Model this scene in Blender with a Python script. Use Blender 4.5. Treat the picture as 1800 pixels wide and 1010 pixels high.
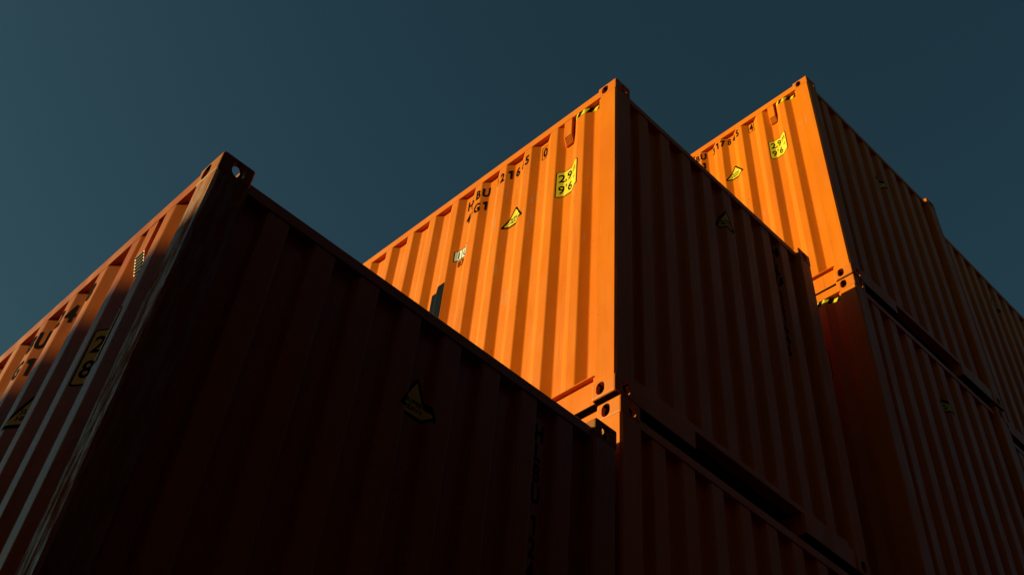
import bpy, bmesh, math, random
from mathutils import Vector, Matrix

scene = bpy.context.scene
for o in list(bpy.data.objects):
    bpy.data.objects.remove(o, do_unlink=True)
C = scene.collection
R = math.radians

# ------------------------------------------------------------------ camera
cam = bpy.data.cameras.new('camera'); camo = bpy.data.objects.new('camera', cam); C.objects.link(camo)
rot = Matrix.Rotation(R(-39.6354), 3, 'Z') @ Matrix.Rotation(R(139.9627), 3, 'X') @ Matrix.Rotation(R(6.97079), 3, 'Z')
camo.matrix_world = Matrix.Translation((-.918, -2.941, -3.309)) @ rot.to_4x4()
cam.sensor_fit = 'HORIZONTAL'; cam.sensor_width = 36.0
cam.lens = 1859.015 / 1800 * 36
cam.shift_x = 3.6 / 1800; cam.shift_y = -203.7 / 1800
cam.clip_start = .05; cam.clip_end = 6000
scene.camera = camo

# ------------------------------------------------------------------ light
AZ, EL = R(47), R(14.7)                       # azimuth from -X towards +Y, elevation
SUN = Vector((-math.cos(AZ) * math.cos(EL), math.sin(AZ) * math.cos(EL), math.sin(EL)))
w = bpy.data.worlds.new('World'); scene.world = w; w.use_nodes = True
nt = w.node_tree; nt.nodes.clear()
wo = nt.nodes.new('ShaderNodeOutputWorld'); bg = nt.nodes.new('ShaderNodeBackground')
sky = nt.nodes.new('ShaderNodeTexSky'); sky.sky_type = 'NISHITA'; sky.sun_disc = False
sky.sun_elevation = EL; sky.sun_rotation = math.atan2(SUN.x, SUN.y) % (2 * math.pi)
sky.air_density = 1.0; sky.dust_density = 1.3; sky.ozone_density = 1.0
tint = nt.nodes.new('ShaderNodeMix'); tint.data_type = 'RGBA'; tint.blend_type = 'MULTIPLY'
tint.inputs[0].default_value = 1; tint.inputs[7].default_value = (.33, .565, .505, 1)
nt.links.new(sky.outputs[0], tint.inputs[6]); nt.links.new(tint.outputs[2], bg.inputs[0])
bg.inputs[1].default_value = .05
nt.links.new(bg.outputs[0], wo.inputs[0])
sl = bpy.data.lights.new('sun', 'SUN'); sl.energy = 5.0; sl.angle = R(.5); sl.color = (1, .93, .42)
so = bpy.data.objects.new('sun', sl); C.objects.link(so)
so.rotation_euler = (-SUN).to_track_quat('-Z', 'Y').to_euler()
scene.view_settings.view_transform = 'Standard'; scene.view_settings.look = 'None'
scene.view_settings.exposure = 0.35; scene.view_settings.gamma = 1.0
scene.render.engine = 'CYCLES'

# ------------------------------------------------------------------ materials
def newmat(name):
    m = bpy.data.materials.new(name); m.use_nodes = True
    return m, m.node_tree, m.node_tree.nodes['Principled BSDF']

def node(t, kind, **kw):
    n = t.nodes.new(kind)
    for k, v in kw.items(): setattr(n, k, v)
    return n

def noise(t, co, scale, stretch=(1, 1, 1), detail=4, rough=.6):
    mp = node(t, 'ShaderNodeMapping'); mp.inputs['Scale'].default_value = stretch
    t.links.new(co, mp.inputs['Vector'])
    n = node(t, 'ShaderNodeTexNoise'); n.inputs['Scale'].default_value = scale
    n.inputs['Detail'].default_value = detail; n.inputs['Roughness'].default_value = rough
    t.links.new(mp.outputs[0], n.inputs['Vector'])
    return n.outputs['Fac']

def ramp(t, f, a, b, lo=0., hi=1.):
    n = node(t, 'ShaderNodeMapRange'); n.inputs['From Min'].default_value = a; n.inputs['From Max'].default_value = b
    n.inputs['To Min'].default_value = lo; n.inputs['To Max'].default_value = hi
    t.links.new(f, n.inputs['Value']); return n.outputs['Result']

def mixc(t, f, a, b):
    n = node(t, 'ShaderNodeMix', data_type='RGBA')
    if isinstance(f, float): n.inputs[0].default_value = f
    else: t.links.new(f, n.inputs[0])
    for i, c in ((6, a), (7, b)):
        if isinstance(c, tuple): n.inputs[i].default_value = (*c, 1)
        else: t.links.new(c, n.inputs[i])
    return n.outputs[2]

def mul(t, a, b):
    n = node(t, 'ShaderNodeMath', operation='MULTIPLY')
    for i, c in ((0, a), (1, b)):
        if isinstance(c, float): n.inputs[i].default_value = c
        else: t.links.new(c, n.inputs[i])
    return n.outputs[0]

def paint(name, col, dark, faded, wear=.3, rough=.42, scr=.5, fade=.2, spec=.2, rvar=.13, bump=.22):
    m, t, b = newmat(name)
    g = node(t, 'ShaderNodeNewGeometry'); tc = node(t, 'ShaderNodeTexCoord')
    P = g.outputs['Position']
    big = noise(t, P, 1.3, (1, 1, .6), 3)
    c = mixc(t, ramp(t, big, .35, .75), col, dark)
    fd = noise(t, P, 5.0, (1, 1, .12), 5, .7)                       # sun bleaching runs down the sheet
    c = mixc(t, mul(t, ramp(t, fd, .45, .8), fade), c, faded)
    st = noise(t, P, 22.0, (1, 1, .05), 6, .7)                      # thin rain streaks of dirt
    c = mixc(t, mul(t, ramp(t, st, .55, .8), wear), c, (.05, .035, .03))
    sc = noise(t, P, 38.0, (1, 1, .09), 3, .5)                      # scuffs
    sel = noise(t, P, 2.2, (1, 1, .5), 2)
    scf = mul(t, mul(t, ramp(t, sc, .66, .70), ramp(t, sel, .52, .62)), scr)
    c = mixc(t, scf, c, (.36, .30, .26))
    rs = noise(t, P, 46.0, (1, 1, 1), 4, .6)
    rsel = noise(t, P, 3.1, (1, 1, .8), 2)
    rf = mul(t, mul(t, ramp(t, rs, .665, .70), ramp(t, rsel, .48, .60)), min(1., wear * 2.2))
    c = mixc(t, rf, c, (.06, .018, .008))
    t.links.new(c, b.inputs['Base Color'])
    rr = noise(t, P, 9.0, (1, 1, .3), 5)
    t.links.new(ramp(t, rr, .3, .8, rough - rvar, rough + rvar), b.inputs['Roughness'])
    b.inputs['Specular IOR Level'].default_value = spec
    if bump > .5:                                                    # torn, chalky paint: gloss breaks up in long ragged patches
        pn = noise(t, P, 24.0, (1, 1, .14), 7, .8)
        t.links.new(ramp(t, pn, .42, .60, 0., .55), b.inputs['Specular IOR Level'])
        t.links.new(ramp(t, pn, .40, .58, 1.0, .34), b.inputs['Roughness'])
        t.links.new(mixc(t, ramp(t, pn, .46, .56), (.24, .055, .006), c), b.inputs['Base Color'])
    bn = noise(t, P, 3.0, (1, 1, .5), 2)
    bn2 = noise(t, P, 90.0, (1, 1, .6), 3) if bump < .5 else noise(t, P, 42.0, (1, 1, .16), 6, .75)
    bp = node(t, 'ShaderNodeBump'); bp.inputs['Strength'].default_value = .35; bp.inputs['Distance'].default_value = .018
    t.links.new(bn, bp.inputs['Height'])
    bq = node(t, 'ShaderNodeBump'); bq.inputs['Strength'].default_value = bump; bq.inputs['Distance'].default_value = .0008 if bump < .5 else .006
    t.links.new(bn2, bq.inputs['Height']); t.links.new(bp.outputs[0], bq.inputs['Normal'])
    t.links.new(bq.outputs[0], b.inputs['Normal'])
    return m

def plain(name, col, rough=.5, var=.25, scale=30):
    m, t, b = newmat(name)
    g = node(t, 'ShaderNodeNewGeometry')
    n = noise(t, g.outputs['Position'], scale, (1, 1, .5), 4)
    c = mixc(t, ramp(t, n, .35, .75), col, tuple(v * (1 - var) for v in col))
    t.links.new(c, b.inputs['Base Color']); b.inputs['Roughness'].default_value = rough
    b.inputs['Specular IOR Level'].default_value = .2
    if max(col) < .021: b.inputs['IOR'].default_value = 1.08
    return m

ORANGE = (.71, .168, .0005)
M = {
 'paint': paint('orange_container_paint', ORANGE, (.62, .128, .001), (.68, .19, .03), .30, .44, .6, .25, .15),
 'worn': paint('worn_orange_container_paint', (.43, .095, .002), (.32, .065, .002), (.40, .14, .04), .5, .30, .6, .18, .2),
 'scraped': paint('scraped_orange_post_paint', (.30, .065, .004), (.10, .03, .01), (.36, .18, .12), 1.0, .55, .8, .5, .16, .22, .6),
 'cast': paint('scuffed_casting_paint', (.66, .150, .002), (.56, .12, .002), (.6, .2, .04), .40, .5, .35, .12),
 'cast_worn': paint('sooty_casting_paint', (.40, .10, .004), (.12, .035, .006), (.4, .2, .1), .9, .55, .6, .3, .12),
 'undercoat_shade': plain('black_undercoat_and_shade', (.012, .012, .012), .8),  # undercoat; its black also stands in for shade in gaps and cavities
 'steel': plain('worn_galvanised_steel', (.30, .29, .28), .45),
 'wood': plain('dark_floor_board', (.05, .035, .025), .8),
 'black': plain('black_lettering', (.008, .008, .008), .9),
 'navy': plain('dark_blue_lettering', (.008, .012, .02), .35),
 'yellow': plain('yellow_sticker_film', (.78, .56, .025), .5, .12),
 'white': plain('white_sticker_film', (.75, .72, .68), .4, .15),
 'vent': plain('grey_vent_grille', (.16, .11, .07), .6, .5, 400),
}

# ------------------------------------------------------------------ mesh helpers
def link(name, bm, mats, parent=None, loc=(0, 0, 0)):
    me = bpy.data.meshes.new(name)
    bmesh.ops.recalc_face_normals(bm, faces=bm.faces)
    bm.to_mesh(me); bm.free()
    for m in (mats if isinstance(mats, (list, tuple)) else [mats]): me.materials.append(m)
    o = bpy.data.objects.new(name, me); C.objects.link(o); o.parent = parent; o.location = loc
    return o

def box(bm, x0, x1, y0, y1, z0, z1, bev=0.0, mi=0):
    vs = [bm.verts.new((x, y, z)) for x in (x0, x1) for y in (y0, y1) for z in (z0, z1)]
    fs = [bm.faces.new([vs[i] for i in f]) for f in ((0,1,3,2),(4,6,7,5),(0,4,5,1),(2,3,7,6),(0,2,6,4),(1,5,7,3))]
    for f in fs: f.material_index = mi
    bmesh.ops.recalc_face_normals(bm, faces=fs)
    if bev:
        es = list({e for f in fs for e in f.edges})
        r = bmesh.ops.bevel(bm, geom=es, offset=bev, segments=3 if bev > .01 else 2, affect='EDGES', profile=.5)
        for f in r['faces']: f.material_index = mi

def prism(bm, pts, lo, hi, axis='z', mi=0):
    """closed outline pts (a,b) extruded along axis"""
    def v(a, b, h):
        return {'z': (a, b, h), 'x': (h, a, b), 'y': (a, h, b)}[axis]
    A = [bm.verts.new(v(a, b, lo)) for a, b in pts]; B = [bm.verts.new(v(a, b, hi)) for a, b in pts]
    n = len(pts); fs = [bm.faces.new(A[::-1]), bm.faces.new(B)]
    for i in range(n): fs.append(bm.faces.new((A[i], A[(i+1) % n], B[(i+1) % n], B[i])))
    for f in fs: f.material_index = mi

def rounded(poly, r=.007, seg=3):
    """open polyline with its corners replaced by small bends"""
    out = [poly[0]]
    for i in range(1, len(poly) - 1):
        p = Vector(poly[i]); a = (Vector(poly[i-1]) - p); b = (Vector(poly[i+1]) - p)
        if a.length < 1e-6 or b.length < 1e-6: continue
        rr = min(r, a.length * .45, b.length * .45)
        p0 = p + a.normalized() * rr; p1 = p + b.normalized() * rr
        for k in range(seg + 1):
            t = k / seg; q = p0 * (1-t)**2 + p * 2*t*(1-t) + p1 * t*t; out.append((q.x, q.y))
    out.append(poly[-1]); return out

W, L = 2.438, 12.192
# end wall: outer flats .11 wide every .25, recesses .0456 deep with steep sides
def end_profile():
    D0, D1 = .034, .0796
    p = [(.150, D1), (.269, D1)]
    for k in range(8):
        c = 1.219 - .875 + .25 * k
        p += [(c - .073, D1), (c - .055, D0), (c + .055, D0), (c + .073, D1)]
    p = [q for i, q in enumerate(p) if i != 1]
    p += [(W - .150, D1)]
    return rounded(p)
# side wall: outer flat / slope in / inner flat / slope out, .275 pitch
def side_profile():
    d0, d1 = .002, .042
    p = [(.150, d1)]; s = .310
    p += [(s - .064, d1)]
    while s + .21 < L - .16:
        p += [(s, d0), (s + .072, d0), (s + .136, d1), (s + .211, d1)]
        s += .275
    p += [(s, d0), (L - .150, d0)]
    p2 = [p[0]]
    for q in p[1:]:
        if q[0] > p2[-1][0] + 1e-4: p2.append(q)
    return rounded(p2)
EP, SP = end_profile(), side_profile()

def depth(prof, s):
    if s <= prof[0][0]: return prof[0][1]
    for (a, da), (b, db) in zip(prof, prof[1:]):
        if a <= s <= b: return da + (db - da) * (s - a) / max(b - a, 1e-9)
    return prof[-1][1]

def sheet(prof, z0, z1, place, th=.003):
    bm = bmesh.new()
    pts = list(prof) + [(s, d + th) for s, d in reversed(prof)]
    A = [bm.verts.new(place(s, d, z0)) for s, d in pts]; B = [bm.verts.new(place(s, d, z1)) for s, d in pts]
    n = len(pts); h = len(prof)
    for i in range(n):
        j = (i + 1) % n; bm.faces.new((A[i], A[j], B[j], B[i]))
    for i in range(h - 1):
        for Q in (A, B): bm.faces.new((Q[i], Q[i+1], Q[n-2-i], Q[n-1-i]))
    return bm

# ------------------------------------------------------------------ corner casting (hollow, with twistlock holes)
def stadium(cx, cy, w, h, n=8):
    """upright slot centre cx,cy width w height h"""
    r = w / 2; k = max(h / 2 - r, 0); o = []
    for i in range(n + 1): a = math.pi * i / n; o.append((cx + r * math.cos(a), cy + k + r * math.sin(a)))
    for i in range(n + 1): a = math.pi + math.pi * i / n; o.append((cx + r * math.cos(a), cy - k + r * math.sin(a)))
    return o

def boolean_mesh(base, cutters):
    objs = []
    def mk(bm):
        me = bpy.data.meshes.new('tmp'); bmesh.ops.recalc_face_normals(bm, faces=bm.faces); bm.to_mesh(me); bm.free()
        o = bpy.data.objects.new('tmp', me); C.objects.link(o); objs.append(o); return o
    b = mk(base)
    for c in cutters:
        co = mk(c); md = b.modifiers.new('b', 'BOOLEAN'); md.operation = 'DIFFERENCE'; md.object = co; md.solver = 'EXACT'
    dg = bpy.context.evaluated_depsgraph_get(); dg.update()
    me = bpy.data.meshes.new_from_object(b.evaluated_get(dg))
    for o in objs: bpy.data.objects.remove(o, do_unlink=True)
    return me

def casting_mesh():
    # x 0..162 (across), y 0..178 (along), z 0..-118, outer faces at x=0, y=0, z=0
    b = bmesh.new(); box(b, 0, .162, 0, .178, -.118, 0, .014)
    cav = bmesh.new(); box(cav, .028, .140, .026, .155, -.094, -.026, .004)
    s1 = bmesh.new(); prism(s1, stadium(.110, -.061, .060, .083), -.02, .06, 'x')     # side slot (in y,z)
    s2 = bmesh.new(); prism(s2, stadium(.088, -.061, .060, .083), -.02, .06, 'y')     # end slot (in x,z)
    top = [(x, y) for y, x in stadium(.089, .089, .0635, .124)]
    s3 = bmesh.new(); prism(s3, [(q[0] , q[1]) for q in stadium(.084, .089, .0635, .124)], -.06, .02, 'z')
    me = boolean_mesh(b, [cav, s1, s2, s3]); me.name = 'corner_casting'
    me.materials.clear(); me.materials.append(M['cast']); me.materials.append(M['undercoat_shade'])
    for p in me.polygons:                                            # dirty cavity, blackened so it reads as shaded
        c = p.center
        inner = .020 < c.x < .146 and .020 < c.y < .160 and -.100 < c.z < -.020
        p.material_index = 1 if inner and not (c.x < .027 or c.y < .025) else 0
    return me
CAST = casting_mesh()
def mirrored(me, sx, sy, sz):
    m = me.copy(); m.transform(Matrix.Diagonal((sx, sy, sz, 1)))
    if sx * sy * sz < 0: m.flip_normals()
    return m
CASTS = {}
for sx in (1, -1):
    for sy in (1, -1):
        for sz in (1, -1):
            CASTS[(sx, sy, sz, 0)] = mirrored(CAST, sx, sy, sz)
            if sz < 0:
                for p in CASTS[(sx, sy, sz, 0)].polygons:
                    if p.normal.z < -.9 and p.center.z < .001: p.material_index = 1  # bottom face blackened so the gap below reads as shade
            m_ = CASTS[(sx, sy, sz, 0)].copy(); m_.materials[0] = M['cast_worn']; CASTS[(sx, sy, sz, 1)] = m_

# ------------------------------------------------------------------ lettering and stickers that follow the sheet
FONT = None
def text_polys(s, size, bold=0.0, sx=1.0):
    """flat mesh (bmesh) of a string in XY, centred"""
    if s == '1':
        bm = bmesh.new(); h = size * .36; t = size * .055 + bold; q = size * .17
        for pts in ([(0, -h), (2*t, -h), (2*t, h), (0, h)], [(-q, h*.42), (-q, h*.42 + 2*t), (-.0005, h), (-.0005, h - 2*t*1.2)]):
            bm.faces.new([bm.verts.new((x * sx, y, 0)) for x, y in pts])
        return bm
    cu = bpy.data.curves.new('t', 'FONT'); cu.body = s; cu.size = size; cu.offset = bold; cu.resolution_u = 3
    cu.align_x = 'CENTER'; cu.align_y = 'CENTER'
    o = bpy.data.objects.new('t', cu); C.objects.link(o)
    dg = bpy.context.evaluated_depsgraph_get(); dg.update()
    me = bpy.data.meshes.new_from_object(o.evaluated_get(dg))
    bpy.data.objects.remove(o, do_unlink=True)
    bm = bmesh.new(); bm.from_mesh(me); bpy.data.meshes.remove(me)
    if bm.verts:
        xs = [v.co.x for v in bm.verts]; ys = [v.co.y for v in bm.verts]
        cx, cy = (min(xs)+max(xs))/2, (min(ys)+max(ys))/2
        for v in bm.verts: v.co = Vector(((v.co.x-cx)*sx, v.co.y-cy, 0))
    return bm

class Decal:
    """shapes laid out flat in (u, z); u runs to the reader's right; layers lift 0.4 mm each"""
    def __init__(s): s.bm = bmesh.new()
    def add(s, src, layer, mi, du=0, dz=0):
        m = {}
        for v in src.verts: m[v] = s.bm.verts.new((v.co.x + du, v.co.y + dz, layer * .0005))
        for f in src.faces:
            try: g = s.bm.faces.new([m[v] for v in f.verts]); g.material_index = mi
            except ValueError: pass
        src.free()
    def poly(s, pts, layer, mi):
        f = s.bm.faces.new([s.bm.verts.new((a, b, layer * .0005)) for a, b in pts]); f.material_index = mi
    def rect(s, u0, u1, z0, z1, layer, mi, r=.0):
        if r:
            pts = []
            for cx, cy, a0 in ((u1-r, z1-r, 0), (u0+r, z1-r, 90), (u0+r, z0+r, 180), (u1-r, z0+r, 270)):
                for k in range(4): a = R(a0 + 30*k); pts.append((cx + r*math.cos(a), cy + r*math.sin(a)))
            s.poly(pts, layer, mi)
        else: s.poly([(u0,z0),(u1,z0),(u1,z1),(u0,z1)], layer, mi)
    def text(s, t, u, z, size, layer, mi, bold=.0, sx=1.0): s.add(text_polys(t, size, bold, sx), layer, mi, u, z)
    def drape(s, prof, place, flip):
        bm = s.bm; lo = min(v.co.x for v in bm.verts); hi = max(v.co.x for v in bm.verts)
        for b, _ in prof:
            u = -b if flip else b
            if lo < u < hi:
                bmesh.ops.bisect_plane(bm, geom=bm.verts[:]+bm.edges[:]+bm.faces[:], plane_co=(u,0,0), plane_no=(1,0,0), dist=1e-6)
        for v in bm.verts:
            sv = -v.co.x if flip else v.co.x
            v.co = Vector(place(sv, depth(prof, sv) - .0016 - v.co.z, v.co.y))
        return bm

def put(d, name, mats, parent, H, wall):
    """wall 'side' (x=0 face, reads towards -y) or 'end' (y=0 face, reads towards +x); z given from the roof down"""
    if wall == 'side': bm = d.drape(SP, lambda s, dd, z: (dd, s, H + z), True)
    else: bm = d.drape(EP, lambda s, dd, z: (s, dd, H + z), False)
    # keep winding as drawn so that the film faces outwards
    me = bpy.data.meshes.new(name); bm.to_mesh(me); bm.free()
    for m in mats: me.materials.append(m)
    o = bpy.data.objects.new(name, me); C.objects.link(o); o.parent = parent
    return o

# ------------------------------------------------------------------ the container
def under(o):  # low downward faces blackened: undercoat that doubles as painted gap shade
    o.data.materials.append(M['undercoat_shade'])
    for p in o.data.polygons:
        if p.normal.z < -.5 and p.center.z < .02: p.material_index = 1
    return o

def build_meshes(H, pm):
    """returns list of (name, mesh objects builder) as real objects under a root"""
    root = bpy.data.objects.new('shipping_container', None); C.objects.link(root)
    root.empty_display_size = .5
    zt = H
    # corner castings, all eight
    for sx, x in ((1, 0), (-1, W)):
        for sy, y in ((1, 0), (-1, L)):
            for sz, z in ((1, H), (-1, 0)):
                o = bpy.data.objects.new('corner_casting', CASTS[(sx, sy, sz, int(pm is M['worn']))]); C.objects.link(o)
                o.parent = root; o.location = (x, y, z)
    # corner posts: folded section, outer faces flush with the castings, thin return lip
    for sx, x in ((1, 0), (-1, W)):
        for sy, y in ((1, 0), (-1, L)):
            bm = bmesh.new()
            pts = [(.004, .016), (.016, .003), (.150, .003), (.154, .010), (.166, .010), (.166, .084),
                   (.120, .084), (.120, .110), (.060, .140), (.060, .172), (.012, .172), (.012, .158), (.003, .152)]
            pts = [(x + sx * a, y + sy * b) for a, b in pts]
            prism(bm, pts, .107, H - .107)
            link('corner_post', bm, M['scraped'] if pm is M['worn'] and sx > 0 and sy > 0 else pm, root)
    # top side rails
    for sx, x in ((1, 0), (-1, W)):
        bm = bmesh.new()
        pts = [(.001, H-.115), (.001, H-.040), (.004, H-.034), (.055, H-.030), (.060, H-.036), (.060, H-.115)]
        prism(bm, [(x + sx * a, b) for a, b in pts], .166, L - .166, 'y')
        link('top_side_rail', bm, pm, root)
        bm = bmesh.new()                                             # bottom side rail: top flange, recessed web, foot flange
        pts = [(.002, .175), (.002, .181), (.075, .181), (.075, .012), (.100, .012), (.100, .004), (.034, .004), (.031, .008), (.031, .174)]
        prism(bm, [(x + sx * a, b) for a, b in pts], .166, L - .166, 'y')
        under(link('bottom_side_rail', bm, pm, root))
    # top end rails
    for sy, y in ((1, 0), (-1, L)):
        bm = bmesh.new()
        pts = [(.028, H-.112), (.028, H-.058), (.032, H-.053), (.090, H-.048), (.092, H-.112)]
        prism(bm, [(y + sy * a, b) for a, b in pts], .150, W - .150, 'x')
        link('top_end_rail', bm, pm, root)
    # bottom end rail with gooseneck tunnel
    bm = bmesh.new()
    box(bm, .1665, W-.1665, .024, .110, .152, .198, .004)
    box(bm, .1630, .695, .010, .120, .012, .150, .004)
    box(bm, 1.745, W-.1630, .010, .120, .012, .150, .004)
    box(bm, .697, .705, .060, 3.2, .012, .150); box(bm, 1.735, 1.743, .060, 3.2, .012, .150)
    under(link('bottom_end_rail', bm, pm, root))
    bm = bmesh.new(); box(bm, .1630, W-.1630, L-.120, L-.010, .012, .175, .004)
    link('door_sill', bm, pm, root)
    # underside
    bm = bmesh.new(); box(bm, .104, W-.104, .13, L-.13, .151, .178)
    link('floor', bm, M['undercoat_shade'], root)
    bm = bmesh.new()
    for i in range(28): yy = 3.3 + i * .31; box(bm, .106, W-.106, yy, yy+.05, .03, .150)
    for i in range(9): yy = .25 + i * .33; box(bm, .106, .694, yy, yy+.05, .03, .150); box(bm, 1.746, W-.106, yy, yy+.05, .03, .150)
    link('cross_members', bm, M['undercoat_shade'], root)
    # walls
    link('side_panel', sheet(SP, .1815, H-.1155, lambda s, d, z: (d, s, z)), pm, root)
    link('side_panel', sheet(SP, .1815, H-.1155, lambda s, d, z: (W - d, s, z)), pm, root)
    link('end_panel', sheet(EP, .1985, H-.1125, lambda s, d, z: (s, d, z)), pm, root)
    # doors
    for a, b_ in ((.170, 1.215), (1.223, W-.170)):
        bm = bmesh.new(); box(bm, a, b_, L-.080, L-.045, .19, H-.12, .004)
        for k in range(5):
            z = .32 + k * (H-.62)/5; box(bm, a+.08, b_-.08, L-.044, L-.030, z, z + (H-.62)/5 - .09, .004)
        d = link('door', bm, pm, root)
        for q in (.28, .76):
            bm = bmesh.new(); xx = a + (b_-a)*q
            bmesh.ops.create_cone(bm, cap_ends=True, segments=12, radius1=.017, radius2=.017, depth=H-.3, matrix=Matrix.Translation((xx, L-.012, H/2)))
            link('lock_rod', bm, M['steel'], d)
    # roof sheet with shallow ribs
    bm = bmesh.new()
    prof = [(.13, .058)]; s = .30
    while s < L - .3: prof += [(s, .058), (s+.04, .040), (s+.13, .040), (s+.17, .058)]; s += .209
    prof += [(L-.13, .058)]
    rows = []
    for x in (.061, W-.061):
        rows.append([bm.verts.new((x, s, H - d)) for s, d in prof] )
    low = []
    for x in (.061, W-.061):
        low.append([bm.verts.new((x, s, H - d - .004)) for s, d in prof])
    n = len(prof)
    for i in range(n-1):
        bm.faces.new((rows[0][i], rows[0][i+1], rows[1][i+1], rows[1][i]))
        bm.faces.new((low[0][i], low[1][i], low[1][i+1], low[0][i+1]))
        bm.faces.new((rows[0][i], low[0][i], low[0][i+1], rows[0][i+1]))
        bm.faces.new((rows[1][i], rows[1][i+1], low[1][i+1], low[1][i]))
    bm.faces.new((rows[0][0], rows[1][0], low[1][0], low[0][0])); bm.faces.new((rows[0][-1], low[0][-1], low[1][-1], rows[1][-1]))
    link('roof', bm, pm, root)
    # ventilator housing in the first recess, chamfered bottom with a grille
    bm = bmesh.new()
    z1, z0 = H - .1165, H - .385
    prism(bm, [(.003, z1), (.0365, z1), (.0365, z0), (.030, z0), (.003, z0 + .085)], .441, .515, 'y')
    v = link('ventilator', bm, pm, root)
    bm = bmesh.new()
    for k in range(6):
        f = (k + .5) / 6
        xx, zz = .003 + .027 * f, z0 + .085 - .085 * f
        box(bm, xx - .0045, xx - .0005, .448, .508, zz - .004, zz + .004)
    link('vent_grille', bm, M['vent'] if pm is M['worn'] else pm, v)
    return root

def copy_thing(src, kids):
    r = src.copy(); C.objects.link(r)
    for ch in kids:
        c = ch.copy(); C.objects.link(c); c.parent = r
        for g in ch.children:
            d = g.copy(); C.objects.link(d); d.parent = c
    return r

proto = {}
def container(H, kind, loc, yaw, label, group):
    key = (H, kind)
    if key not in proto: r = build_meshes(H, M[kind]); proto[key] = (r, list(r.children))
    else: r = copy_thing(*proto[key])       # the bare container, without its own stickers and numbers
    r.location = loc; r.rotation_euler = (0, 0, yaw)
    r['label'] = label; r['category'] = 'shipping container'; r['group'] = group
    return r

HC, ST = 2.896, 2.591
CW = .066
def side_marks(root, H, serial, check, code, dy=0, tz=-.245):
    d = Decal()
    ys = [1.565, 1.500, 1.436, 1.370] + [1.235 - .067*k for k in range(6)]
    for ch, y in zip('HLBU', ys): d.text(ch, -(y+dy), tz, .140, 1, 0, .0042, .62)
    put(d, 'owner_code', [M['black']], root, H, 'side'); d = Decal()
    for ch, y in zip(serial, ys[4:]): d.text(ch, -(y+dy), tz, .140, 1, 0, .0042, .62)
    put(d, 'serial_number', [M['black']], root, H, 'side'); d = Decal()
    y = .742 + dy
    d.text(check, -y, tz, .140, 1, 0, .0042, .62)
    for a, b, c_, e in ((-.036,.036,.068,.072),(-.036,.036,-.072,-.068),(-.036,-.032,-.068,.068),(.032,.036,-.068,.068)):
        d.rect(-y+a, -y+b, tz+c_, tz+e, 1, 0)
    put(d, 'check_digit', [M['black']], root, H, 'side'); d = Decal()
    for ch, y in zip(code, ys): d.text(ch, -(y+dy), tz-.158, .140, 1, 0, .0042, .62)
    put(d, 'size_code', [M['black']], root, H, 'side')

def height_sticker(root, H, l1, l2, y0=.575, y1=.362, z0=-.925, z1=-.648):
    d = Decal()
    d.rect(-y0, -y1, z0, z1, 0, 0, .014); d.rect(-y0+.007, -y1-.007, z0+.007, z1-.007, 1, 1, .009)
    zm = (z0+z1)/2; h = .118
    xs = [-y0+.040, -y0+.072, -y0+.106, -y0+.166]
    for ch, x in zip(l1, xs): d.text(ch, x, zm+.062 - (.036 if ch == ',' else 0), h, 2, 0, .002, .8 if ch != 'm' else .62)
    d.text(l2[0], xs[0], zm-.062, h, 2, 0, .002, .8); d.text("'", xs[1]+.004, zm-.030, h, 2, 0, .001, .8)
    d.text(l2[1], xs[2]+.010, zm-.062, h, 2, 0, .002, .8); d.text('"', xs[3]+.008, zm-.030, h, 2, 0, .001, .8)
    put(d, 'height_sticker', [M['black'], M['yellow']], root, H, 'side')

def triangle(root, H, wall, uc, zb, w=.24, h=.205):
    d = Decal(); s = -1 if wall == 'side' else 1; u = s * uc
    def tri(k, r):
        P = [Vector((u-w/2+k*1.73, zb+k)), Vector((u+w/2-k*1.73, zb+k)), Vector((u, zb+h-2*k))]
        out = []
        for i in range(3):
            p = P[i]; a = (P[i-1]-p).normalized()*r; b = (P[(i+1) % 3]-p).normalized()*r
            out += [tuple(p+a), tuple(p+(a+b)*.22), tuple(p+b)]
        return out
    d.poly(tri(0, .020), 0, 0); d.poly(tri(.016, .006), 1, 1)
    d.text('SUPER', u, zb+.078, .034, 2, 0, .0009, 1.0); d.text('HEAVY', u, zb+.045, .034, 2, 0, .0009, 1.0)
    put(d, 'warning_triangle', [M['black'], M['yellow']], root, H, wall)

def end_marks(root, H, chars, xc=1.966, z=-.247, sx=.62):
    d = Decal()
    for i, ch in enumerate(chars):
        if ch != ' ': d.text(ch, xc, z, .132, 1, 0, .0036, sx)
        z -= .11 if ch != ' ' else .045
    put(d, 'end_number', [M['black']], root, H, 'end')

def hazard_tape(root, H):
    d = Decal(); z1, z0 = -.120, -.170; a, b = .178, .405; n = 4; pw = (b-a)/n; sk = .030
    d.rect(-b, -a, z0, z1, 0, 1)
    for u in (-b + .012, -b + .102, -b + .182):
        e = -a
        d.poly([(u, z0), (min(u+.040, e), z0), (min(u+.040+sk, e), z1), (min(u+sk, e - .004), z1)], 1, 0)
    put(d, 'hazard_tape', [M['black'], M['yellow']], root, H, 'side')

def rail_mark(root, H):
    d = Decal(); u0, u1, z0, z1 = -1.652, -1.500, -.840, -.728
    d.rect(u0, u1, z0, z1, 0, 0); d.rect(u0+.008, u1-.006, z0+.008, z1-.008, 1, 1)
    d.rect(u0+.034, u0+.048, z0+.020, z1-.020, 2, 0); d.rect(u0+.072, u0+.077, z0+.008, z1-.008, 2, 0)
    d.text('C', u1-.040, (z0+z1)/2, .10, 2, 0, .001, .7)
    d.text('87', (u0+u1)/2, z0-.045, .085, 1, 0, .001, .8)
    put(d, 'rail_code_mark', [M['black'], M['white']], root, H, 'side')

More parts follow.
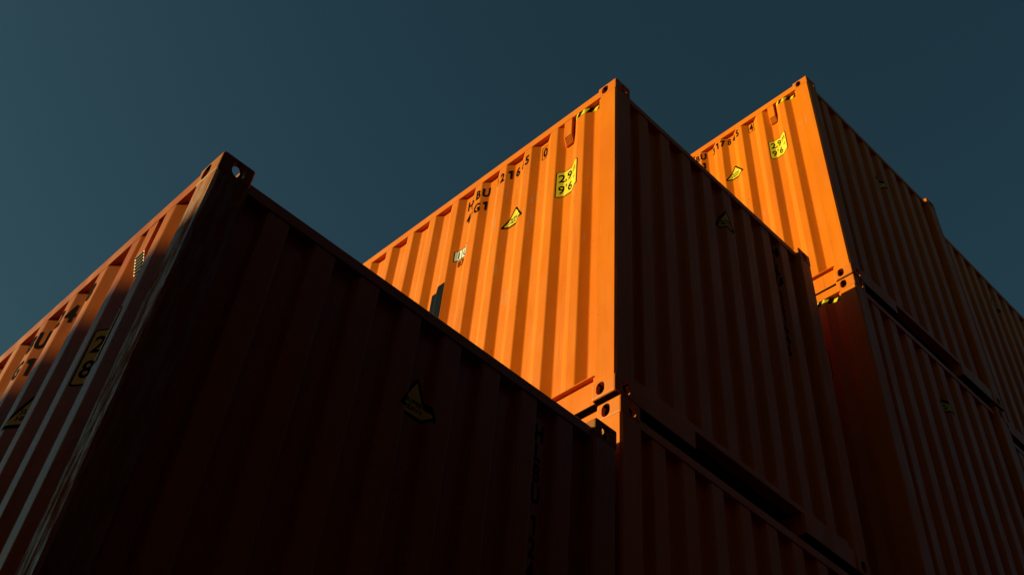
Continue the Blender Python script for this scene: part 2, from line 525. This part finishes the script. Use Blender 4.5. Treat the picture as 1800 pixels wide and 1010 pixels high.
def livery(root, H):
    d = Decal(); d.rect(-1.865, -1.686, -2.30, -1.045, 0, 0)
    put(d, 'large_letter', [M['navy']], root, H, 'side')

G1, G2 = 'orange shipping containers in the visible stacks', 'orange shipping containers out of the picture'
GZ = -5.2
# near stack
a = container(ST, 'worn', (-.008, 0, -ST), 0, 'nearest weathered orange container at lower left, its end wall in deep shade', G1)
side_marks(a, ST, '124058', '7', '22G1', .012); height_sticker(a, ST, '2,6m', '86', z0=-.935, z1=-.655)
triangle(a, ST, 'side', 1.055, -.865); triangle(a, ST, 'end', 1.218, -.598, .212, .215); end_marks(a, ST, 'HLBU'); end_marks(a, ST, '124058', z=-.732)
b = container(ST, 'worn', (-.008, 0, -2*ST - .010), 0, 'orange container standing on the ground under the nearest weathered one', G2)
# middle stack
c = container(HC, 'paint', (2.440, .024, 3.185 - HC), .003, 'sunlit orange container on top of the middle stack, number ending in a boxed 0', G1)
side_marks(c, HC, '121645', '0', '45G1'); height_sticker(c, HC, '2,9m', '96'); triangle(c, HC, 'side', 1.010, -.862)
triangle(c, HC, 'end', 1.305, -.548, .182, .205); end_marks(c, HC, 'HLBU', 2.006, -.225, .6); end_marks(c, HC, '121645', 2.006, -.71, .6); hazard_tape(c, HC); rail_mark(c, HC); livery(c, HC)
c2 = container(HC, 'paint', (2.474, .014, .281 - HC), 0, 'shaded orange container under the sunlit middle one, only its top corner casting catching sun', G1)
triangle(c2, HC, 'end', 1.205, -.655); hazard_tape(c2, HC)
c3 = container(ST, 'paint', (2.47, .02, GZ), 0, 'orange container standing on the ground at the foot of the middle stack', G2)
# the sides of the middle stack that face the narrow gap get darker paint to cut bounced light
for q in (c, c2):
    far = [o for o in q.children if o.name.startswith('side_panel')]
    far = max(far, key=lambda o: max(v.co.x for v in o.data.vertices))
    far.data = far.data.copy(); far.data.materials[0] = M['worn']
# far stack, front row
e = container(HC, 'paint', (5.232, -.15, 6.065 - HC), -.012, 'sunlit orange container on top of the tallest stack, behind the middle stack', G1)
side_marks(e, HC, '317845', '4', '45G1', .022, -.200); height_sticker(e, HC, '2,9m', '96', z0=-.92, z1=-.64); triangle(e, HC, 'side', 1.02, -.830)
triangle(e, HC, 'end', 1.225, -.668); hazard_tape(e, HC)
e2 = container(HC, 'paint', (5.236, -.15, 3.161 - HC), -.004, 'shaded container of the tallest stack under its sunlit top one, hazard tape just catching sun', G1)
triangle(e2, HC, 'end', 1.235, -.655); hazard_tape(e2, HC); height_sticker(e2, HC, '2,9m', '96')
e3 = container(HC, 'paint', (5.236, -.14, .257 - HC), 0, 'orange container third from the top in the tallest stack', G2)
e4 = container(ST - .03, 'paint', (5.236, -.14, GZ), 0, 'orange container standing on the ground at the foot of the tallest stack', G2) if 0 else container(ST, 'paint', (5.236, -.14, GZ - .012), 0, 'orange container standing on the ground at the foot of the tallest stack', G2)
# far stack, right hand
f = container(HC, 'paint', (7.90, -.05, 6.10 - HC), 0, 'shaded top container at the right edge, beside the tallest sunlit stack', G1)
triangle(f, HC, 'end', 1.19, -.51)
f2 = container(HC, 'paint', (7.86, -.05, 3.195 - HC), 0, 'shaded lower container at the right edge, under the right-hand top one', G1)
f3 = container(HC, 'paint', (7.86, -.03, .29 - HC), 0, 'orange container third from the top at the right-hand end of the row', G2)
f4 = container(ST, 'paint', (7.86, -.03, GZ), 0, 'orange container standing on the ground at the right-hand end of the row', G2)
# a stack across the lane to the left, whose shadow lies over the near stack
k = .2545; yaw = math.atan(k); D0, Y0 = 10.0, 14.4
tanp = math.tan(EL) / math.cos(AZ)
top = -.345 + D0 * tanp
n0 = 3; z = GZ; hs = [HC, HC, HC]
rest = (top - GZ) - sum(hs)
# near edge (right-hand top edge) passes through (-D0, Y0); container's local x = W edge
D1 = (GZ + sum(hs) + .345 + .012) / tanp
where = ['across the lane to the left', 'across the lane, added at the far end of its row to block horizon glow', 'across the lane, added at the near end of its row to block horizon glow']
level = ['orange container standing on the ground ', 'middle orange container of the stack ', 'top orange container of the stack ']
for r in range(3):
    z = GZ
    for i, Hh in enumerate(hs):
        # local point (W, 7) sits at (-D1, py); further stacks, added to block horizon glow, follow end to end
        py = .5 + D1 * math.tan(AZ)
        sh = 7 - (0, 12.6, -12.6)[r]
        ox = -D1 - (W * math.cos(yaw) - sh * math.sin(yaw)); oy = py - (W * math.sin(yaw) + sh * math.cos(yaw))
        container(Hh, 'paint', (ox, oy, z), yaw, level[i] + where[r], G2)
        z += Hh + .006

# ------------------------------------------------------------------ unseen dark block added behind the camera to cut sky light
blocker = bpy.data.objects.new('sky_blocker', None); C.objects.link(blocker); blocker.location = (4, -16, GZ)
blocker['label'] = 'unseen dark red block added behind the viewpoint to cut sky light'; blocker['category'] = 'sky_blocker'
SM = plain('dark_red_bounce', (.017, .006, .009), 1.0); SM.node_tree.nodes['Principled BSDF'].inputs['Specular IOR Level'].default_value = .1  # red chosen so the added block bounces maroon light onto shaded faces
bm = bmesh.new(); pts = [(-30, 0)]; x = -30
pr = []
while x < 30: pr += [(x, 9), (x+.15, 9), (x+.18, 8.965), (x+.30, 8.965)]; x += .33
pr.append((30, 9)); prism(bm, pr + [(30, -9), (-30, -9)], -.1, 11.6)
link('wall', bm, SM, blocker)  # body of the added sky-light block
bm = bmesh.new(); prism(bm, [(-9.3, 11.605), (9.3, 11.605), (9.3, 11.75), (0, 13.2), (-9.3, 11.75)], -30.3, 30.3, 'x'); link('roof', bm, SM, blocker)
bm = bmesh.new(); box(bm, -2.2, 2.2, 9.003, 9.06, -.05, 4.4, .01); link('blocker_slab', bm, SM, blocker)  # front slab of the added block

# ------------------------------------------------------------------ ground
m, t, bs = newmat('yard_asphalt')
g = node(t, 'ShaderNodeNewGeometry')
n1 = noise(t, g.outputs['Position'], .35, (1, 1, 1), 5); n2 = noise(t, g.outputs['Position'], 60., (1, 1, 1), 3)
cc = mixc(t, ramp(t, n1, .35, .7), (.030, .029, .027), (.045, .042, .038)); cc = mixc(t, mul(t, ramp(t, n2, .4, .7), .5), cc, (.07, .066, .06))
t.links.new(cc, bs.inputs['Base Color']); bs.inputs['Roughness'].default_value = .85
bm = bmesh.new(); S = 3000
f_ = bm.faces.new([bm.verts.new(p) for p in ((-S, -S, 0), (S, -S, 0), (S, S, 0), (-S, S, 0))])
gr = link('ground', bm, m, None, (0, 0, GZ - .016)); gr['kind'] = 'structure'
